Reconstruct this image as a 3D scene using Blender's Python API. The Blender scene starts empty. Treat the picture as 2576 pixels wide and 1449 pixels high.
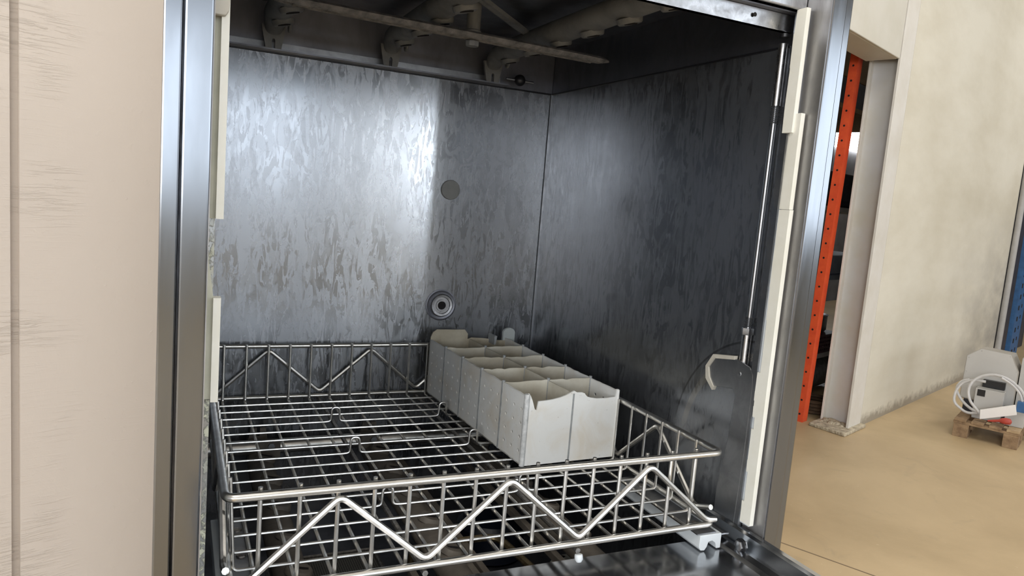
import bpy, math, random
from mathutils import Vector, Matrix
random.seed(7)
SC = bpy.context.scene
COL = SC.collection

# ------------------------------------------------------------------ camera
R0 = Vector((0.90770224, -0.41174409, 0.0808916))
R1 = Vector((0.02202985, -0.1457493, -0.98907625))
R2 = Vector((0.41903619, 0.89956876, -0.12322631))
cd = bpy.data.cameras.new('camera'); cam = bpy.data.objects.new('camera', cd); COL.objects.link(cam)
m = Matrix.Identity(4)
for i, c in enumerate((R0, -R1, -R2)):
    for j in range(3):
        m[j][i] = c[j]
m.translation = Vector((-0.0402, -0.70294, 0.40205))
cam.matrix_world = m
cd.sensor_width = 36.0; cd.lens = 1823.717/2576*36.0; cd.clip_start = 0.02; cd.clip_end = 100
SC.camera = cam

# ------------------------------------------------------------------ room frame: s along the long wall, n out of it, h above the floor
FZ = -0.85
P0 = Vector((3.95, 2.41, FZ))
U = Vector((0.936, 0.352, 0)).normalized()
N = Vector((U.y, -U.x, 0))
def rm(s, n, h): return P0 + U*s + N*n + Vector((0, 0, h))

# ------------------------------------------------------------------ world, lights, exposure
w = bpy.data.worlds.new('world'); SC.world = w; w.use_nodes = True
bg = w.node_tree.nodes['Background']; bg.inputs[0].default_value = (0.75, 0.85, 1.0, 1); bg.inputs[1].default_value = 0.6
SC.view_settings.view_transform = 'Standard'; SC.view_settings.look = 'None'
SC.view_settings.gamma = 1; SC.view_settings.exposure = 1.2

def area(name, s, n, h, direction, sx, sz, radiance, color):
    ld = bpy.data.lights.new(name, 'AREA'); ld.shape = 'RECTANGLE'; ld.size = sx; ld.size_y = sz
    ld.energy = radiance*math.pi*sx*sz; ld.color = color
    o = bpy.data.objects.new(name, ld); COL.objects.link(o)
    z = -direction.normalized()
    x = U if abs(z.dot(U)) < .9 else N
    y = z.cross(x).normalized(); x = y.cross(z)
    mm = Matrix.Identity(4)
    for i, c in enumerate((x, y, z)):
        for j in range(3): mm[j][i] = c[j]
    mm.translation = rm(s, n, h); o.matrix_world = mm
    return o
REAR = 7.5          # the wall with the big windows, behind the photographer
ROOFH = 4.6
# (centre s, width, sill, head, radiance)
WINS = [(-6.68, 4.66, 1.0, 2.75, 1.5), (-4.26, 0.18, 1.0, 3.1, 15.0), (-3.94, 0.13, 1.6, 2.9, 7.0), (-1.2, 3.6, 1.1, 3.1, 1.7), (5.2, 3.6, 1.1, 3.1, 1.4)]
for s_, w_, a_, b_, r_ in WINS:
    area('daylight_window', s_, REAR-.03, (a_+b_)/2, -N, w_, b_-a_, r_, (.84, .92, 1.0))
for s_ in (-6.5, -1.5, 3.5):
    area('roof_fill_light', s_, 2.2, ROOFH-.04, Vector((0, 0, -1)), 2.6, 1.4, 3.1, (1.0, .97, .92))  # added lamps under the closed ceiling, for general ambient light
area('side_fill_light', -10.95, 4.6, 2.1, U, 4.6, 2.2, 4.6, (.92, .96, 1.0))  # added lamp before the unbroken left wall, brightens faces turned left
area('neighbour_area_light', 3.0, -1.7, 3.9, Vector((0, 0, -1)), 2.0, 1.0, 1.6, (.85, .9, 1.0))  # area lamp over the store, hung below the ceiling

# ------------------------------------------------------------------ materials
def new_mat(name):
    mt = bpy.data.materials.new(name); mt.use_nodes = True
    nt = mt.node_tree
    return mt, nt, nt.nodes['Principled BSDF']
def tex_co(nt, scale=(1, 1, 1), rot=(0, 0, 0)):
    tc = nt.nodes.new('ShaderNodeTexCoord'); mp = nt.nodes.new('ShaderNodeMapping')
    mp.inputs['Scale'].default_value = scale; mp.inputs['Rotation'].default_value = rot
    nt.links.new(tc.outputs['Object'], mp.inputs[0]); return mp.outputs[0]
def noise(nt, vec, scale, detail=4, rough=.55, dist=0.0):
    n = nt.nodes.new('ShaderNodeTexNoise'); n.inputs['Scale'].default_value = scale
    n.inputs['Detail'].default_value = detail; n.inputs['Roughness'].default_value = rough; n.inputs['Distortion'].default_value = dist
    nt.links.new(vec, n.inputs['Vector']); return n.outputs['Fac']
def ramp(nt, fac, stops, interp='LINEAR'):
    r = nt.nodes.new('ShaderNodeValToRGB'); r.color_ramp.interpolation = interp
    el = r.color_ramp.elements
    while len(el) < len(stops): el.new(.5)
    for e, (p, c) in zip(el, stops):
        e.position = p; e.color = (c[0], c[1], c[2], 1) if hasattr(c, '__len__') else (c, c, c, 1)
    nt.links.new(fac, r.inputs[0]); return r.outputs[0]
def mixc(nt, fac, a, b, mode='MIX'):
    x = nt.nodes.new('ShaderNodeMix'); x.data_type = 'RGBA'; x.blend_type = mode
    for k, v in ((0, fac), (6, a), (7, b)):
        if hasattr(v, 'links') or hasattr(v, 'is_linked'): nt.links.new(v, x.inputs[k])
        elif k == 0: x.inputs[0].default_value = v
        else: x.inputs[k].default_value = (v[0], v[1], v[2], 1)
    return x.outputs[2]
def math_(nt, op, a, b=None, c=None):
    x = nt.nodes.new('ShaderNodeMath'); x.operation = op
    for i, v in enumerate((a, b, c)):
        if v is None: continue
        if hasattr(v, 'is_linked'): nt.links.new(v, x.inputs[i])
        else: x.inputs[i].default_value = v
    return x.outputs[0]
def bump(nt, b, height, strength=.3, dist=.001):
    x = nt.nodes.new('ShaderNodeBump'); x.inputs['Strength'].default_value = strength; x.inputs['Distance'].default_value = dist
    nt.links.new(height, x.inputs['Height']); nt.links.new(x.outputs[0], b.inputs['Normal']); return x
def maprange(nt, v, a, b, c, d):
    x = nt.nodes.new('ShaderNodeMapRange')
    for i, k in ((1, a), (2, b), (3, c), (4, d)): x.inputs[i].default_value = k
    nt.links.new(v, x.inputs[0]); return x.outputs[0]

def paint(name, c1, c2=None, rough=.6, scale=6, bs=.15, bd=.002, bscale=60, metallic=0, spec=.5):
    mt, nt, b = new_mat(name)
    v = tex_co(nt)
    c2 = c2 or tuple(x*.86 for x in c1)
    f = noise(nt, v, scale, 6, .6)
    nt.links.new(mixc(nt, ramp(nt, f, [(.35, 0), (.68, 1)]), c1, c2), b.inputs['Base Color'])
    b.inputs['Roughness'].default_value = rough; b.inputs['Metallic'].default_value = metallic
    b.inputs['Specular IOR Level'].default_value = spec
    if bs: bump(nt, b, noise(nt, v, bscale, 4), bs, bd)
    return mt

def steel(name, base=(.62, .63, .65), rough=.25, aniso=0.0, tang=(0, 0, 1), spots=.1, dark=.75, stretch=(1, 1, 1), sc=14, brush=(0, 0, 0), bs=.0):
    mt, nt, b = new_mat(name)
    v = tex_co(nt, stretch)
    f = noise(nt, v, sc, 6, .62, .4)
    r = ramp(nt, f, [(.40, 0), (.62, 1)])
    nt.links.new(mixc(nt, r, base, tuple(x*dark for x in base)), b.inputs['Base Color'])
    nt.links.new(maprange(nt, r, 0, 1, rough, rough+spots), b.inputs['Roughness'])
    b.inputs['Metallic'].default_value = 1
    b.inputs['Anisotropic'].default_value = aniso
    if aniso:
        cx = nt.nodes.new('ShaderNodeCombineXYZ')
        for i in range(3): cx.inputs[i].default_value = tang[i]
        nt.links.new(cx.outputs[0], b.inputs['Tangent'])
    if bs: bump(nt, b, noise(nt, v, sc*6, 3), bs, .0004)
    return mt

def cavity_steel(name, rings=False, base=(.28, .29, .305)):
    """brushed sheet of the wash chamber with limescale runs, blotches and dried drops"""
    mt, nt, b = new_mat(name)
    v = tex_co(nt); vs = tex_co(nt, (1, 1, .22)); vf = tex_co(nt, (1, 1, .45))
    big = noise(nt, vs, 9, 3, .5, .3)                       # where the scale is heavy
    runs = noise(nt, vs, 70, 6, .62, 1.8)
    blot = noise(nt, vf, 38, 6, .66, 1.2)
    fine = noise(nt, vf, 120, 4, .6, .8)
    k1 = ramp(nt, math_(nt, 'ADD', runs, math_(nt, 'MULTIPLY', big, .45)), [(.725, 0), (.74, 1)])
    k2 = ramp(nt, math_(nt, 'ADD', blot, math_(nt, 'MULTIPLY', fine, .12)), [(.565, 0), (.58, 1)])
    k3 = ramp(nt, noise(nt, tex_co(nt, (1, 1, .5)), 17, 5, .7, 1.4), [(.50, 0), (.53, 1)])
    scale_mask = math_(nt, 'MAXIMUM', math_(nt, 'MAXIMUM', math_(nt, 'MULTIPLY', k1, .95), math_(nt, 'MULTIPLY', k2, .6)), math_(nt, 'MULTIPLY', k3, .35))
    edge = ramp(nt, math_(nt, 'ADD', blot, math_(nt, 'MULTIPLY', fine, .12)), [(.545, 0), (.562, 1), (.59, 0)])
    scale_col = (.37, .385, .41) if not rings else (.34, .355, .38)
    c = mixc(nt, math_(nt, 'MULTIPLY', scale_mask, .9), base, scale_col)
    c = mixc(nt, math_(nt, 'MULTIPLY', edge, .18 if rings else .28), c, (.15, .15, .155))
    soft = ramp(nt, noise(nt, vs, 7, 3, .5), [(.3, .72), (.7, 1.0)])
    c = mixc(nt, 1.0, c, soft, 'MULTIPLY')
    if rings:
        vo = nt.nodes.new('ShaderNodeTexVoronoi'); vo.inputs['Scale'].default_value = 38; vo.inputs['Randomness'].default_value = 1
        dist = noise(nt, v, 30, 2); 
        nt.links.new(tex_co(nt, (1, 1, .75)), vo.inputs['Vector'])
        ring = ramp(nt, vo.outputs['Distance'], [(.26, 0), (.33, 1), (.36, 1), (.42, 0)])
        sep = nt.nodes.new('ShaderNodeSeparateXYZ'); tc = nt.nodes.new('ShaderNodeTexCoord'); nt.links.new(tc.outputs['Object'], sep.inputs[0])
        low = maprange(nt, sep.outputs[2], 1.22, 1.02, 0, 1)      # below about half height
        near = maprange(nt, sep.outputs[1], .02, -.10, 0, 1)
        msk = math_(nt, 'MULTIPLY', math_(nt, 'MULTIPLY', ring, low), math_(nt, 'MULTIPLY', near, ramp(nt, noise(nt, v, 9, 2), [(.45, 0), (.6, 1)])))
        c = mixc(nt, math_(nt, 'MULTIPLY', msk, .7), c, (.20, .21, .23))
    if rings:       # arcs rubbed into the sheet by the swinging link plate
        dy = math_(nt, 'ADD', sep.outputs[1], .341); dz = math_(nt, 'SUBTRACT', sep.outputs[2], .915)
        rad = math_(nt, 'SQRT', math_(nt, 'ADD', math_(nt, 'MULTIPLY', dy, dy), math_(nt, 'MULTIPLY', dz, dz)))
        up = maprange(nt, sep.outputs[2], .93, .96, 0, 1)
        a1 = ramp(nt, math_(nt, 'MULTIPLY', math_(nt, 'ABSOLUTE', math_(nt, 'SUBTRACT', rad, .1763)), 100), [(.10, 1), (.2, 0)])
        a2 = ramp(nt, math_(nt, 'MULTIPLY', math_(nt, 'ABSOLUTE', math_(nt, 'SUBTRACT', rad, .155)), 100), [(.45, 1), (.6, 0)])
        c = mixc(nt, math_(nt, 'MULTIPLY', math_(nt, 'MULTIPLY', a1, up), .75), c, (.10, .10, .105))
        c = mixc(nt, math_(nt, 'MULTIPLY', math_(nt, 'MULTIPLY', a2, up), .5), c, (.40, .38, .35))
    nt.links.new(c, b.inputs['Base Color'])
    ro = maprange(nt, scale_mask, 0, 1, .18, .27)
    nt.links.new(ro, b.inputs['Roughness'])
    nt.links.new(maprange(nt, scale_mask, 0, 1, .90, .86 if rings else .72), b.inputs['Metallic'])
    b.inputs['Anisotropic'].default_value = .55
    cx = nt.nodes.new('ShaderNodeCombineXYZ'); cx.inputs[2].default_value = 1
    nt.links.new(cx.outputs[0], b.inputs['Tangent'])
    h = math_(nt, 'ADD', math_(nt, 'MULTIPLY', scale_mask, .6), math_(nt, 'MULTIPLY', noise(nt, vf, 90, 3), .5 if rings else .25))
    if rings:       # hammered-looking crust towards the back of the side panel
        rk = math_(nt, 'MULTIPLY', maprange(nt, sep.outputs[1], .06, .18, 0, 1), math_(nt, 'MULTIPLY', maprange(nt, sep.outputs[2], 1.08, 1.2, 0, 1), maprange(nt, sep.outputs[2], 1.42, 1.34, 0, 1)))
        h = math_(nt, 'ADD', h, math_(nt, 'MULTIPLY', math_(nt, 'MULTIPLY', noise(nt, tex_co(nt, (1, 1, .6)), 110, 3, .5, .6), rk), 9.0))
    bump(nt, b, h, .16 if rings else .05, .00015)
    return mt

MAT = {}
MAT['post'] = steel('brushed_steel_post', (.21, .22, .235), .12, .45, (0, 0, 1), .06, .93, (1, 1, .12), 24)
MAT['back'] = cavity_steel('scaled_steel_back')
MAT['side'] = cavity_steel('scaled_steel_side', True, (.25, .26, .28))
MAT['hood'] = steel('dull_steel_hood', (.25, .255, .285), .42, 0, spots=.15, dark=.75, stretch=(1, 1, .5), sc=10, bs=.1)
MAT['outer'] = steel('steel_outer_panel', (.6, .6, .62), .3)
MAT['bright'] = steel('worn_bright_steel', (.50, .50, .51), .26, .5, (0, 0, 1), .2, .75, (1, 1, 1), 60)
MAT['door'] = steel('dark_mirror_steel', (.46, .47, .49), .13, 0, spots=.07, dark=.85, sc=20)
MAT['wire'] = steel('wire_steel', (.74, .72, .68), .28, 0, spots=.12, dark=.85, sc=60)
MAT['wire_dull'] = steel('dull_wire_steel', (.40, .38, .36), .38, 0, spots=.2, dark=.6, sc=160, bs=.4)
MAT['inner'] = steel('lightened_side_steel', (.46, .45, .45), .42, 0, spots=.15, dark=.72, stretch=(1, 1, .3), sc=26)  # paler than the posts, lightens by colour the side mirroring the dark chamber
MAT['rod'] = steel('polished_rod_steel', (.42, .43, .45), .30, 0, spots=.1, dark=.8, sc=60)
MAT['plate'] = steel('grey_link_plate_steel', (.42, .43, .45), .32, 0, spots=.15, dark=.8, sc=30)
MAT['arm'] = paint('scaled_grey_plastic', (.22, .22, .21), (.15, .15, .15), .6, 30, .4, .002, 120)
MAT['arm_low'] = paint('scaled_wash_arm_brown', (.20, .175, .145), (.11, .095, .08), .55, 22, .4, .002, 110)
MAT['rinse'] = paint('crusted_rinse_arm', (.26, .24, .22), (.10, .095, .09), .6, 70, .8, .003, 160)
MAT['black'] = paint('black_plastic', (.012, .012, .014), None, .35, 10, 0)
MAT['seal'] = paint('yellowed_white_plastic', (.88, .87, .80), (.80, .78, .68), .42, 14, .1, .001, 90)
MAT['channel'] = paint('greenish_seal_channel', (.62, .61, .50), (.48, .48, .38), .55, 18, .2, .001, 120)
MAT['runner'] = paint('pale_blue_white_plastic', (.72, .76, .78), (.66, .70, .73), .35, 20, .05, .001, 60)
MAT['peg'] = paint('clouded_plastic', (.46, .49, .48), (.40, .43, .42), .4, 30, 0)
MAT['tan'] = paint('tan_plastic_edge', (.55, .52, .45), (.45, .42, .36), .5, 30, .1)
MAT['plug'] = paint('grey_plug_plastic', (.20, .20, .19), (.16, .16, .15), .5, 40, .1)
MAT['brass'] = steel('tarnished_brass', (.50, .40, .24), .35, 0, spots=.2, dark=.5, sc=90)
MAT['blue'] = paint('deep_blue_plastic', (.003, .006, .014), None, .4)

def mk_grit():
    mt, nt, b = new_mat('scale_crusted_flange')
    v = tex_co(nt, (1, 1, .7))
    g = ramp(nt, noise(nt, v, 170, 6, .7, .5), [(.47, 0), (.56, 1)])
    big = ramp(nt, noise(nt, v, 22, 3), [(.35, .1), (.6, 1)])
    k = math_(nt, 'MULTIPLY', g, big)
    nt.links.new(mixc(nt, k, (.36, .37, .37), (.66, .66, .52)), b.inputs['Base Color'])
    nt.links.new(maprange(nt, k, 0, 1, .35, .9), b.inputs['Roughness'])
    nt.links.new(maprange(nt, k, 0, 1, .8, 0), b.inputs['Metallic'])
    bump(nt, b, k, .8, .001); return mt
MAT['grit'] = mk_grit()

def mk_cutlery():
    mt, nt, b = new_mat('stained_grey_white_plastic')
    v = tex_co(nt)
    s = ramp(nt, noise(nt, v, 16, 5, .6, .6), [(.45, 0), (.75, 1)])
    c = mixc(nt, math_(nt, 'MULTIPLY', s, .6), (.70, .70, .68), (.58, .50, .38))
    sp = ramp(nt, noise(nt, v, 150, 4, .7), [(.66, 0), (.72, 1)])
    c = mixc(nt, math_(nt, 'MULTIPLY', sp, .5), c, (.32, .30, .28))
    nt.links.new(c, b.inputs['Base Color']); b.inputs['Roughness'].default_value = .55
    bump(nt, b, noise(nt, v, 220, 3), .15, .0006); return mt
MAT['cutlery'] = mk_cutlery()
MAT['cutlery_inner'] = paint('brown_tinged_shaded_plastic', (.56, .53, .45), (.40, .355, .27), .6, 18, .2, .001, 120)  # brown stain plus darkening, so compartments and holes look shaded
MAT['corner_worn'] = paint('scuffed_grey_white_edge', (.62, .62, .61), (.38, .39, .39), .6, 120, .3, .001, 200)
MAT['cutlery_worn'] = paint('worn_grey_plastic_edge', (.24, .25, .25), (.36, .37, .37), .6, 90, .3, .001, 200)
MAT['cutlery_stained'] = paint('brown_stained_plastic', (.50, .46, .36), (.34, .29, .21), .6, 26, .2, .001, 120)

def mk_filter():
    mt, nt, b = new_mat('perforated_filter_steel')
    v = tex_co(nt, (1, 1, 1))
    vo = nt.nodes.new('ShaderNodeTexVoronoi'); vo.inputs['Scale'].default_value = 300; vo.inputs['Randomness'].default_value = 0
    nt.links.new(v, vo.inputs['Vector'])
    k = ramp(nt, vo.outputs['Distance'], [(.34, 0), (.40, 1)])
    nt.links.new(mixc(nt, k, (.006, .006, .006), (.16, .15, .13)), b.inputs['Base Color'])
    b.inputs['Metallic'].default_value = .6; b.inputs['Roughness'].default_value = .45
    return mt
MAT['filter'] = mk_filter()

def mk_wall():
    mt, nt, b = new_mat('cream_plaster_wall')
    v = tex_co(nt)                                  # object x = s, z = h
    sep = nt.nodes.new('ShaderNodeSeparateXYZ'); tc = nt.nodes.new('ShaderNodeTexCoord'); nt.links.new(tc.outputs['Object'], sep.inputs[0])
    s, h = sep.outputs[0], sep.outputs[2]
    warm = maprange(nt, s, -2.5, -.2, 0, 1)
    c = mixc(nt, warm, (.66, .59, .525), (.72, .68, .58))
    blot = ramp(nt, noise(nt, tex_co(nt, (.38, 1, 1)), 1.7, 6, .62), [(.38, 0), (.66, 1)])
    c = mixc(nt, math_(nt, 'MULTIPLY', blot, math_(nt, 'MULTIPLY', warm, .8)), c, (.57, .52, .41))
    # grey damp patches, far end of the wall near the floor
    far = maprange(nt, s, 1.2, 3.2, 0, 1); lo = maprange(nt, h, 1.7, .3, 0, 1)
    d = math_(nt, 'MULTIPLY', math_(nt, 'MULTIPLY', far, lo), ramp(nt, noise(nt, tex_co(nt, (.45, 1, .9)), 3.0, 5, .6), [(.34, .1), (.62, 1)]))
    c = mixc(nt, d, c, (.30, .28, .25))
    # dirt line along the foot of the wall
    foot = maprange(nt, math_(nt, 'ADD', h, math_(nt, 'MULTIPLY', noise(nt, v, 14, 5, .7), -.16)), -.055, .0, 1, 0)
    c = mixc(nt, math_(nt, 'MULTIPLY', foot, .75), c, (.24, .20, .15))
    nt.links.new(c, b.inputs['Base Color']); b.inputs['Roughness'].default_value = .72
    # trowel ridges beside the pipe chase at the near end
    tr = noise(nt, tex_co(nt, (.7, 1, 9)), 16, 5, .65, .5)
    trk = ramp(nt, tr, [(.50, 0), (.60, 1)])
    band = maprange(nt, math_(nt, 'ABSOLUTE', math_(nt, 'ADD', s, 4.53)), .03, .10, 1, .04)
    patches = ramp(nt, noise(nt, tex_co(nt, (1, 1, 1.6)), 4.5, 2), [(.50, 0), (.66, 1)])
    hh = math_(nt, 'MULTIPLY', math_(nt, 'MULTIPLY', trk, band), math_(nt, 'ADD', patches, .06))
    hh = math_(nt, 'ADD', hh, math_(nt, 'MULTIPLY', noise(nt, v, 9, 5, .6, .8), .55))
    hh = math_(nt, 'ADD', hh, math_(nt, 'MULTIPLY', ramp(nt, noise(nt, v, 60, 3), [(.62, 0), (.72, 1)]), .12))
    bump(nt, b, hh, .45, .0045)
    return mt
MAT['wall'] = mk_wall()

def mk_floor():
    mt, nt, b = new_mat('dusty_beige_concrete_floor')
    v = tex_co(nt)
    f = noise(nt, v, 1.3, 7, .62, .4)
    c = mixc(nt, ramp(nt, f, [(.36, 0), (.66, 1)]), (.57, .43, .255), (.44, .325, .185))
    sp = ramp(nt, noise(nt, v, 38, 3, .6), [(.70, 0), (.74, 1)])
    c = mixc(nt, math_(nt, 'MULTIPLY', sp, .35), c, (.75, .66, .5))
    g = ramp(nt, noise(nt, v, 5, 5, .6, 1.0), [(.60, 0), (.75, 1)])
    c = mixc(nt, math_(nt, 'MULTIPLY', g, .4), c, (.36, .28, .18))
    nt.links.new(c, b.inputs['Base Color'])
    b.inputs['Roughness'].default_value = .48
    bump(nt, b, noise(nt, v, 30, 4), .08, .002)
    return mt
MAT['floor'] = mk_floor()
MAT['joint'] = paint('dark_floor_joint', (.22, .16, .10), None, .8)
MAT['room_wall'] = paint('far_room_paint', (.60, .58, .54), (.52, .50, .46), .8, 1.5, 0)
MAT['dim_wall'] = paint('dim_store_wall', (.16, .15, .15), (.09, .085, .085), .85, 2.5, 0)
MAT['soffit'] = paint('warehouse_ceiling_paint', (.55, .55, .54), (.48, .48, .48), .8, 2, 0)
MAT['column'] = paint('white_painted_steel', (.74, .71, .66), (.66, .62, .55), .45, 5, .1, .002, 40)
MAT['shaded_web'] = paint('shaded_white_steel_web', (.66, .66, .67), (.60, .57, .50), .5, 3, .1, .002, 40)  # column paint turned greyer and beige, shade of the recessed web in its colour
MAT['beam'] = paint('cream_painted_beam', (.60, .57, .50), (.56, .53, .45), .55, 5, .15, .003, 30)
MAT['crust'] = paint('flaking_plaster_foot', (.62, .54, .40), (.30, .25, .18), .85, 30, 1.0, .01, 60)
MAT['red'] = paint('orange_red_rack_paint', (.80, .11, .035), (.70, .08, .03), .38, 20, .05)
MAT['bluerack'] = paint('blue_rack_paint', (.03, .12, .30), (.02, .08, .2), .45, 20, .05)
MAT['hole'] = paint('dark_hole', (.01, .008, .008), None, .9, 5, 0)
MAT['wood'] = paint('weathered_pallet_wood', (.34, .23, .13), (.18, .11, .06), .8, 26, .4, .004, 70)
MAT['wood_end'] = paint('pale_pallet_wood', (.50, .37, .22), (.36, .25, .14), .8, 26, .3, .004, 70)
MAT['greybox'] = paint('light_grey_enamel', (.50, .49, .47), (.44, .43, .41), .4, 3, 0)
MAT['greybody'] = paint('brown_grey_enamel', (.40, .37, .33), (.32, .30, .26), .5, 6, 0)  # darker, browner grey than the front panel, covers the whole cabinet body
MAT['hose'] = paint('pale_grey_hose_rubber', (.58, .57, .57), (.50, .49, .48), .4, 30, 0)
MAT['whitepanel'] = paint('white_sheet_panel', (.85, .83, .82), (.8, .78, .76), .4, 5, 0)
MAT['redcap'] = paint('red_handle_plastic', (.45, .06, .04), None, .5, 20, 0)
MAT['darkmix'] = paint('dark_blue_grey_case', (.045, .05, .075), (.02, .02, .03), .5, 12, 0)
MAT['darkcloth'] = paint('dark_cloth', (.03, .03, .04), (.015, .015, .02), .9, 20, .5, .01, 30)
MAT['slate'] = paint('blue_grey_box', (.22, .26, .33), (.15, .18, .23), .6, 10, 0)
MAT['maroon'] = paint('maroon_crate_plastic', (.06, .012, .022), (.04, .01, .015), .5, 20, 0)
MAT['wrap'] = paint('wrapped_grey_bundle', (.17, .17, .18), (.08, .08, .09), .4, 30, .8, .01, 40)
MAT['rust'] = paint('rusty_brown_coil', (.12, .07, .04), (.06, .035, .02), .8, 30, .5, .01, 60)
MAT['cardboard'] = paint('brown_cardboard', (.38, .26, .15), (.30, .20, .11), .8, 8, 0)
MAT['pipe'] = paint('grey_conduit', (.42, .41, .40), (.34, .33, .32), .5, 8, 0)
def emis(name, c, st):
    mt, nt, b = new_mat(name); b.inputs['Base Color'].default_value = (*c, 1)
    b.inputs['Emission Color'].default_value = (*c, 1); b.inputs['Emission Strength'].default_value = st; return mt
MAT['skyglass'] = emis('bright_daylit_glass', (.9, .95, 1.0), 6.0)

# ------------------------------------------------------------------ mesh helpers
class MB:
    def __init__(self, T=None): self.v = []; self.f = []; self.T = T; self.smooth = False
    def add(self, vs, fs):
        o = len(self.v); self.v += [Vector(p) for p in vs]; self.f += [[i+o for i in q] for q in fs]; return self
    def box(self, x0, x1, y0, y1, z0, z1):
        vs = [(x, y, z) for x in (x0, x1) for y in (y0, y1) for z in (z0, z1)]
        return self.add(vs, [(0, 1, 3, 2), (4, 6, 7, 5), (0, 4, 5, 1), (2, 3, 7, 6), (0, 2, 6, 4), (1, 5, 7, 3)])
    def prism(self, poly, axis, a, b):
        """poly = (p,q) in the two other axes, in axis order"""
        n = len(poly); vs = []
        for t in (a, b):
            for p, q in poly:
                c = [p, q]; c.insert(axis, t); vs.append(c)
        return self.add(vs, [list(range(n)), list(range(2*n-1, n-1, -1))] + [(i, i+n, (i+1) % n+n, (i+1) % n) for i in range(n)])
    def tube(self, pts, r, seg=8, closed=False, sq=(1, 1), up=None):
        pts = [Vector(p) for p in pts]; n = len(pts)
        rs = r if isinstance(r, (list, tuple)) else [r]*n
        def tan(i):
            if closed: return (pts[(i+1) % n]-pts[i-1]).normalized()
            a = pts[max(i-1, 0)]; b = pts[min(i+1, n-1)]; return (b-a).normalized()
        t = tan(0)
        nrm = Vector(up) if up else (Vector((0, 0, 1)) if abs(t.z) < .9 else Vector((1, 0, 0)))
        nrm = (nrm - t*nrm.dot(t)).normalized()
        vs = []
        for i in range(n):
            t = tan(i); nrm = (nrm - t*nrm.dot(t)).normalized(); bi = t.cross(nrm)
            for k in range(seg):
                a = 2*math.pi*k/seg
                vs.append(pts[i] + (nrm*math.cos(a)*sq[1] + bi*math.sin(a)*sq[0])*rs[i])
        fs = []
        for i in range(n if closed else n-1):
            j = (i+1) % n
            for k in range(seg):
                k2 = (k+1) % seg; fs.append((i*seg+k, i*seg+k2, j*seg+k2, j*seg+k))
        if not closed: fs += [list(range(seg))[::-1], [(n-1)*seg+k for k in range(seg)]]
        self.smooth = True
        return self.add(vs, fs)
    def lathe(self, prof, c, axis=(0, 0, 1), seg=24):
        """prof = (radius, along) pairs"""
        ax = Vector(axis).normalized(); a = Vector((1, 0, 0)) if abs(ax.x) < .9 else Vector((0, 1, 0))
        a = (a-ax*a.dot(ax)).normalized(); b = ax.cross(a); c = Vector(c); vs = []
        for r, h in prof:
            for k in range(seg):
                t = 2*math.pi*k/seg; vs.append(c+ax*h+(a*math.cos(t)+b*math.sin(t))*max(r, 1e-5))
        fs = []
        for i in range(len(prof)-1):
            for k in range(seg):
                k2 = (k+1) % seg; fs.append((i*seg+k, i*seg+k2, (i+1)*seg+k2, (i+1)*seg+k))
        fs += [list(range(seg))[::-1], [(len(prof)-1)*seg+k for k in range(seg)]]
        self.smooth = True
        return self.add(vs, fs)
def base_of(o):
    p = Vector((0, 0, 0))
    while o is not None: p = p + Vector(o.location); o = o.parent
    return p
def obj(name, mb, mat, parent=None, bevel=0, loc=None, label=None, kind=None, cat=None, group=None, rotz=0, flat=False):
    """one mesh object; vertices are given in the frame of the place"""
    me = bpy.data.meshes.new(name)
    base = base_of(parent) if parent else Vector((0, 0, 0))
    off = base + (Vector(loc) if loc else Vector((0, 0, 0)))
    vs = [(mb.T(*p) if mb.T else p) for p in mb.v]
    me.from_pydata([tuple(Vector(p)-off) for p in vs], [], mb.f)
    me.validate(); me.update()
    import bmesh as bm_
    bm = bm_.new(); bm.from_mesh(me); bm_.ops.recalc_face_normals(bm, faces=bm.faces); bm.to_mesh(me); bm.free()
    me.materials.append(MAT[mat] if isinstance(mat, str) else mat)
    if mb.smooth and not flat:
        me.polygons.foreach_set('use_smooth', [True]*len(me.polygons))
        me.set_sharp_from_angle(angle=math.radians(40))
    o = bpy.data.objects.new(name, me); COL.objects.link(o)
    if loc: o.location = loc
    if parent: o.parent = parent
    if bevel:
        md = o.modifiers.new('bevel', 'BEVEL'); md.width = bevel; md.segments = 2; md.limit_method = 'ANGLE'
    if label: o['label'] = label
    if kind: o['kind'] = kind
    if cat: o['category'] = cat
    if group: o['group'] = group
    return o
def thing(name, label, cat, loc, group=None, rotz=0):
    o = bpy.data.objects.new(name, None); COL.objects.link(o); o.location = loc; o.empty_display_size = .05
    o.rotation_euler = (0, 0, rotz)
    o['label'] = label; o['category'] = cat
    if group: o['group'] = group
    return o
def box(*a): return MB().box(*a)
def fillet(pts, r, k=4, closed=False):
    pts = [Vector(p) for p in pts]; out = []; n = len(pts)
    for i, p in enumerate(pts):
        if not closed and i in (0, n-1): out.append(p); continue
        a = pts[i-1]; b = pts[(i+1) % n]
        da = (a-p); db = (b-p); rr = min(r, da.length*.49, db.length*.49)
        A = p+da.normalized()*rr; B_ = p+db.normalized()*rr
        for j in range(k+1):
            t = j/k; out.append((1-t)**2*A+2*t*(1-t)*p+t*t*B_)
    return out
def rbox(T_, s0, s1, n0, n1, h0, h1):
    m_ = MB(T_); m_.box(s0, s1, n0, n1, h0, h1); return m_

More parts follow.
